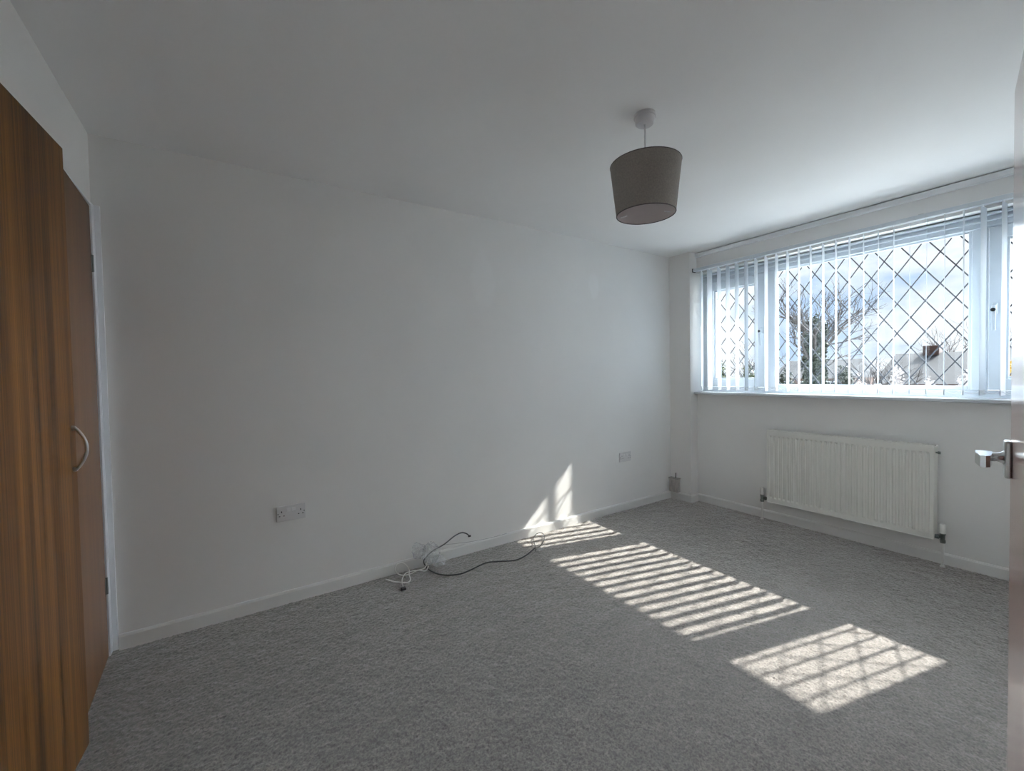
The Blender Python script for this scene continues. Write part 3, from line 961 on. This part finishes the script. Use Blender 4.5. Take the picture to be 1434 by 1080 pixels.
def rot_about(v, axis, a):
    return Matrix.Rotation(a, 3, axis) @ v
def bare_tree(name, base, trunk_h, trunk_r, levels, spread, label, seed, crown=1.0, ivy=0.0, group=None):
    rnd = random.Random(seed)
    root = empty(name, base, label, 'tree', group)
    o = Vector(base)
    tb_, br, tw = B(), B(), B()
    top = o + Vector((rnd.uniform(-.1, .1), rnd.uniform(-.1, .1), trunk_h))
    tb_.tube([o - Vector((0, 0, 0.1)), o.lerp(top, 0.5) + Vector((rnd.uniform(-.06, .06), rnd.uniform(-.06, .06), 0)), top], trunk_r, 10, trunk_r * 0.62)
    def grow(p, d, ln, r, lev):
        mid = p + d * ln * 0.5 + Vector((rnd.uniform(-1, 1), rnd.uniform(-1, 1), rnd.uniform(-.5, 1))) * ln * 0.06
        e = p + d * ln + Vector((rnd.uniform(-1, 1), rnd.uniform(-1, 1), rnd.uniform(0, 1))) * ln * 0.08
        (br if lev < 3 else tw).tube([p, mid, e], r, 5 if lev < 3 else 3, r * 0.55)
        if lev >= levels: return
        for k in range(4 if lev < 2 else 3):
            t = rnd.uniform(0.35, 1.0)
            q = (p.lerp(mid, t * 2) if t < 0.5 else mid.lerp(e, t * 2 - 1))
            ax = d.cross(Vector((rnd.uniform(-1, 1), rnd.uniform(-1, 1), rnd.uniform(-1, 1))))
            if ax.length < 1e-3: continue
            nd = rot_about(d, ax.normalized(), rnd.uniform(0.35, 0.85) * spread)
            nd = (nd + Vector((0, 0, 0.18))).normalized()
            grow(q, nd, ln * rnd.uniform(0.55, 0.78), max(r * 0.55, 0.004), lev + 1)
    for k in range(7):
        a = 2 * PI * k / 7 + rnd.uniform(-.3, .3)
        d = Vector((math.cos(a) * spread * 0.75, math.sin(a) * spread * 0.75, rnd.uniform(0.6, 1.3))).normalized()
        p = o.lerp(top, rnd.uniform(0.72, 1.0))
        grow(p, d, crown * rnd.uniform(0.75, 1.1), trunk_r * 0.24, 1)
    obj('trunk', tb_, BARK, root, True)
    obj('branches', br, BARK, root, True)
    tag(obj('twigs', tw, BARK, root), kind='stuff')
    if ivy:
        leaves(root, 'ivy', IVY, [(o + Vector((0, 0, z)), trunk_r * 1.25 + 0.06, 0.45) for z in np.arange(0.4, ivy, 0.35)], 900, 0.09, rnd)
    return root
def leaves(root, name, mat, blobs, per, size, rnd):
    """leaf cards as small two-triangle folded leaves around ellipsoids"""
    V, F = [], []
    for c, rx, rz in blobs:
        for _ in range(per):
            n = Vector((rnd.gauss(0, 1), rnd.gauss(0, 1), rnd.gauss(0, 1))).normalized()
            r = rnd.uniform(0.55, 1.05)
            p = Vector(c) + Vector((n.x * rx * r, n.y * rx * r, n.z * rz * r))
            a = Vector((rnd.uniform(-1, 1), rnd.uniform(-1, 1), rnd.uniform(-1, 1))).normalized()
            b = a.cross(n)
            if b.length < 1e-3: continue
            b.normalize()
            s = size * rnd.uniform(0.6, 1.2)
            k = len(V)
            V += [p - a * s * .5, p + b * s * .35, p + a * s * .5, p - b * s * .35 + n * s * 0.2]
            F += [(k, k + 1, k + 2), (k, k + 2, k + 3)]
    o = Vector(ORG[root.name])
    me = bpy.data.meshes.new(name)
    me.from_pydata([tuple(v - o) for v in V], [], F)
    x = finish(name, me, mat, root, o)
    return tag(x, kind='stuff')

def dirpt(px, dist, z):
    """ground position seen in the direction of an image column"""
    h = YAW - math.atan((px - 717) / FPX)
    return (CAM_POS[0] + dist * math.cos(h), CAM_POS[1] + dist * math.sin(h), z)

bare_tree('bare_tree', dirpt(1141, 15.0, GZ), 4.75, 0.20, 5, 0.95, 'large bare tree with an ivy-clad trunk outside the window', 3, crown=1.05, ivy=5.2)
bare_tree('bare_tree', dirpt(1236, 23.0, GZ), 2.6, 0.12, 4, 0.95, 'small bare tree standing behind the white blossom bushes', 9, crown=1.15)
bare_tree('bare_tree', dirpt(1342, 44.0, GZ), 4.0, 0.18, 4, 0.9, 'bare tree rising behind the grey-roofed house', 21, crown=1.9)
bare_tree('bare_tree', dirpt(1052, 29.0, GZ), 3.2, 0.12, 4, 0.9, 'slim bare tree behind the evergreen hedge', 33, crown=1.3)
bare_tree('bare_tree', dirpt(1410, 62.0, GZ), 4.2, 0.18, 4, 0.9, 'bare tree above the yellow forsythia bush', 41, crown=2.0)

def bush(name, px, dist, rx, h, mat, label, per, size, seed, cat='bush', group=None, zoff=0.0):
    rnd = random.Random(seed)
    base = dirpt(px, dist, GZ)
    root = empty(name, base, label, cat, group)
    st = B()
    for k in range(6):
        a = rnd.uniform(0, 2 * PI)
        st.tube([base, (base[0] + 0.25 * rx * math.cos(a), base[1] + 0.25 * rx * math.sin(a), GZ + h * 0.5), (base[0] + 0.6 * rx * math.cos(a), base[1] + 0.6 * rx * math.sin(a), GZ + h * 0.85)], 0.04, 5, 0.012)
    obj('stems', st, BARK, root)
    bl = []
    for k in range(7):
        a = rnd.uniform(0, 2 * PI)
        z = GZ + h * (0.22 + 0.56 * k / 6)
        bl.append(((base[0] + rnd.uniform(0, .35) * rx * math.cos(a), base[1] + rnd.uniform(0, .35) * rx * math.sin(a), z), rx * (0.95 - 0.35 * k / 6), h * 0.2))
    leaves(root, 'foliage', mat, bl, per, size, rnd)
    return root
bush('evergreen_shrub', 1009, 17.0, 0.40, 4.30, HEDGE, 'tall narrow evergreen shrub beyond the left casement', 900, 0.10, 1, 'shrub')
bush('evergreen_hedge', 1053, 17.0, 0.46, 4.05, HEDGE, 'olive green clipped hedge beyond the left casement', 1100, 0.10, 3, 'hedge')
bush('garden_bush', 1102, 17.5, 0.46, 3.95, IVY, 'dark leafy bush between the hedge and the ivy-clad tree', 900, 0.10, 5)
bush('garden_bush', 1182, 18.0, 0.55, 4.05, IVY, 'dark leafy bush between the ivy-clad tree and the brick house', 900, 0.10, 6)
for k, (px, d, r, h, where) in enumerate(((1206, 14.0, 0.25, 3.80, 'white blossom bush closest to the ivy-clad tree'), (1256, 14.0, 0.27, 4.00, 'tallest white blossom bush, in front of the house chimney end'),
        (1305, 14.2, 0.24, 3.72, 'shortest white blossom bush, in front of the house windows'), (1350, 14.0, 0.26, 3.88, 'white blossom bush farthest from the ivy-clad tree'))):
    bush('blossom_bush', px, d, r, h, BLOSSOM, where, 600, 0.07, 7 + k, 'bush', 'white blossom bushes')
bush('forsythia_bush', 1411, 12.0, 0.20, 4.05, YELLOW, 'yellow flowering forsythia bush beyond the right casement', 700, 0.07, 11)

def house(name, px0, px1, dist, eave, ridge, wallmat, label, nwin, depth=6.0):
    c0, c1 = Vector(dirpt(px0, dist, GZ)), Vector(dirpt(px1, dist, GZ))
    x0 = min(c0.x, c1.x)
    ya, yb = sorted((c0.y, c1.y))
    root = empty(name, (x0 + depth / 2, (ya + yb) / 2, GZ), label, 'house')
    obj('wall', B().box(x0, x0 + depth, ya, yb, GZ, eave), wallmat, root)
    rf = B().prism([(x0 - 0.35, eave - 0.05), (x0 + depth / 2, ridge), (x0 + depth + 0.35, eave - 0.05), (x0 + depth / 2, eave - 0.05)], ya - 0.3, yb + 0.3, 1)
    r = obj('roof', rf, ROOFT, root)
    obj('chimney', B().box(x0 + depth / 2 - 0.3, x0 + depth / 2 + 0.3, yb - 1.4, yb - 0.8, ridge - 0.5, ridge + 0.35, 0.02), BRICK, r)
    for k in range(nwin):
        yc = ya + (yb - ya) * (k + 0.5) / nwin
        w = obj('house_window', B().box(x0 - 0.04, x0 + 0.02, yc - 0.55, yc + 0.55, eave - 1.35, eave - 0.25, 0.02), UPVC, root)
        obj('pane', B().box(x0 - 0.05, x0 - 0.035, yc - 0.47, yc - 0.03, eave - 1.27, eave - 0.33), PANE, w)
        obj('pane', B().box(x0 - 0.05, x0 - 0.035, yc + 0.03, yc + 0.47, eave - 1.27, eave - 0.33), PANE, w)
    return root
house('bungalow', 1236, 1368, 27.0, 0.55, 1.95, BRICK, 'grey-roofed brick bungalow behind the white blossom bushes', 3)
house('bungalow', 1398, 1520, 24.0, 0.75, 2.15, RENDERW, 'pale rendered bungalow beyond the forsythia bush', 2)
house('bungalow', 1085, 1195, 40.0, 0.6, 1.95, BRICK, 'distant brick bungalow behind the ivy-clad tree', 3)
fn = empty('garden_fence', dirpt(1200, 21.0, GZ), 'brown timber garden fence behind the bushes', 'fence')
fx = dirpt(1200, 21.0, GZ)[0]
pan = None
for k in range(64):
    y = -4.0 + k * 0.25
    if pan is None:
        pan = obj('board', B().box(fx, fx + 0.02, y, y + 0.235, GZ, GZ + 2.9, 0.004, 1), FENCE, fn)
    else:
        c = pan.copy(); COL.objects.link(c); c.location = pan.location + Vector((0.012 * (k % 2), k * 0.25, 0))
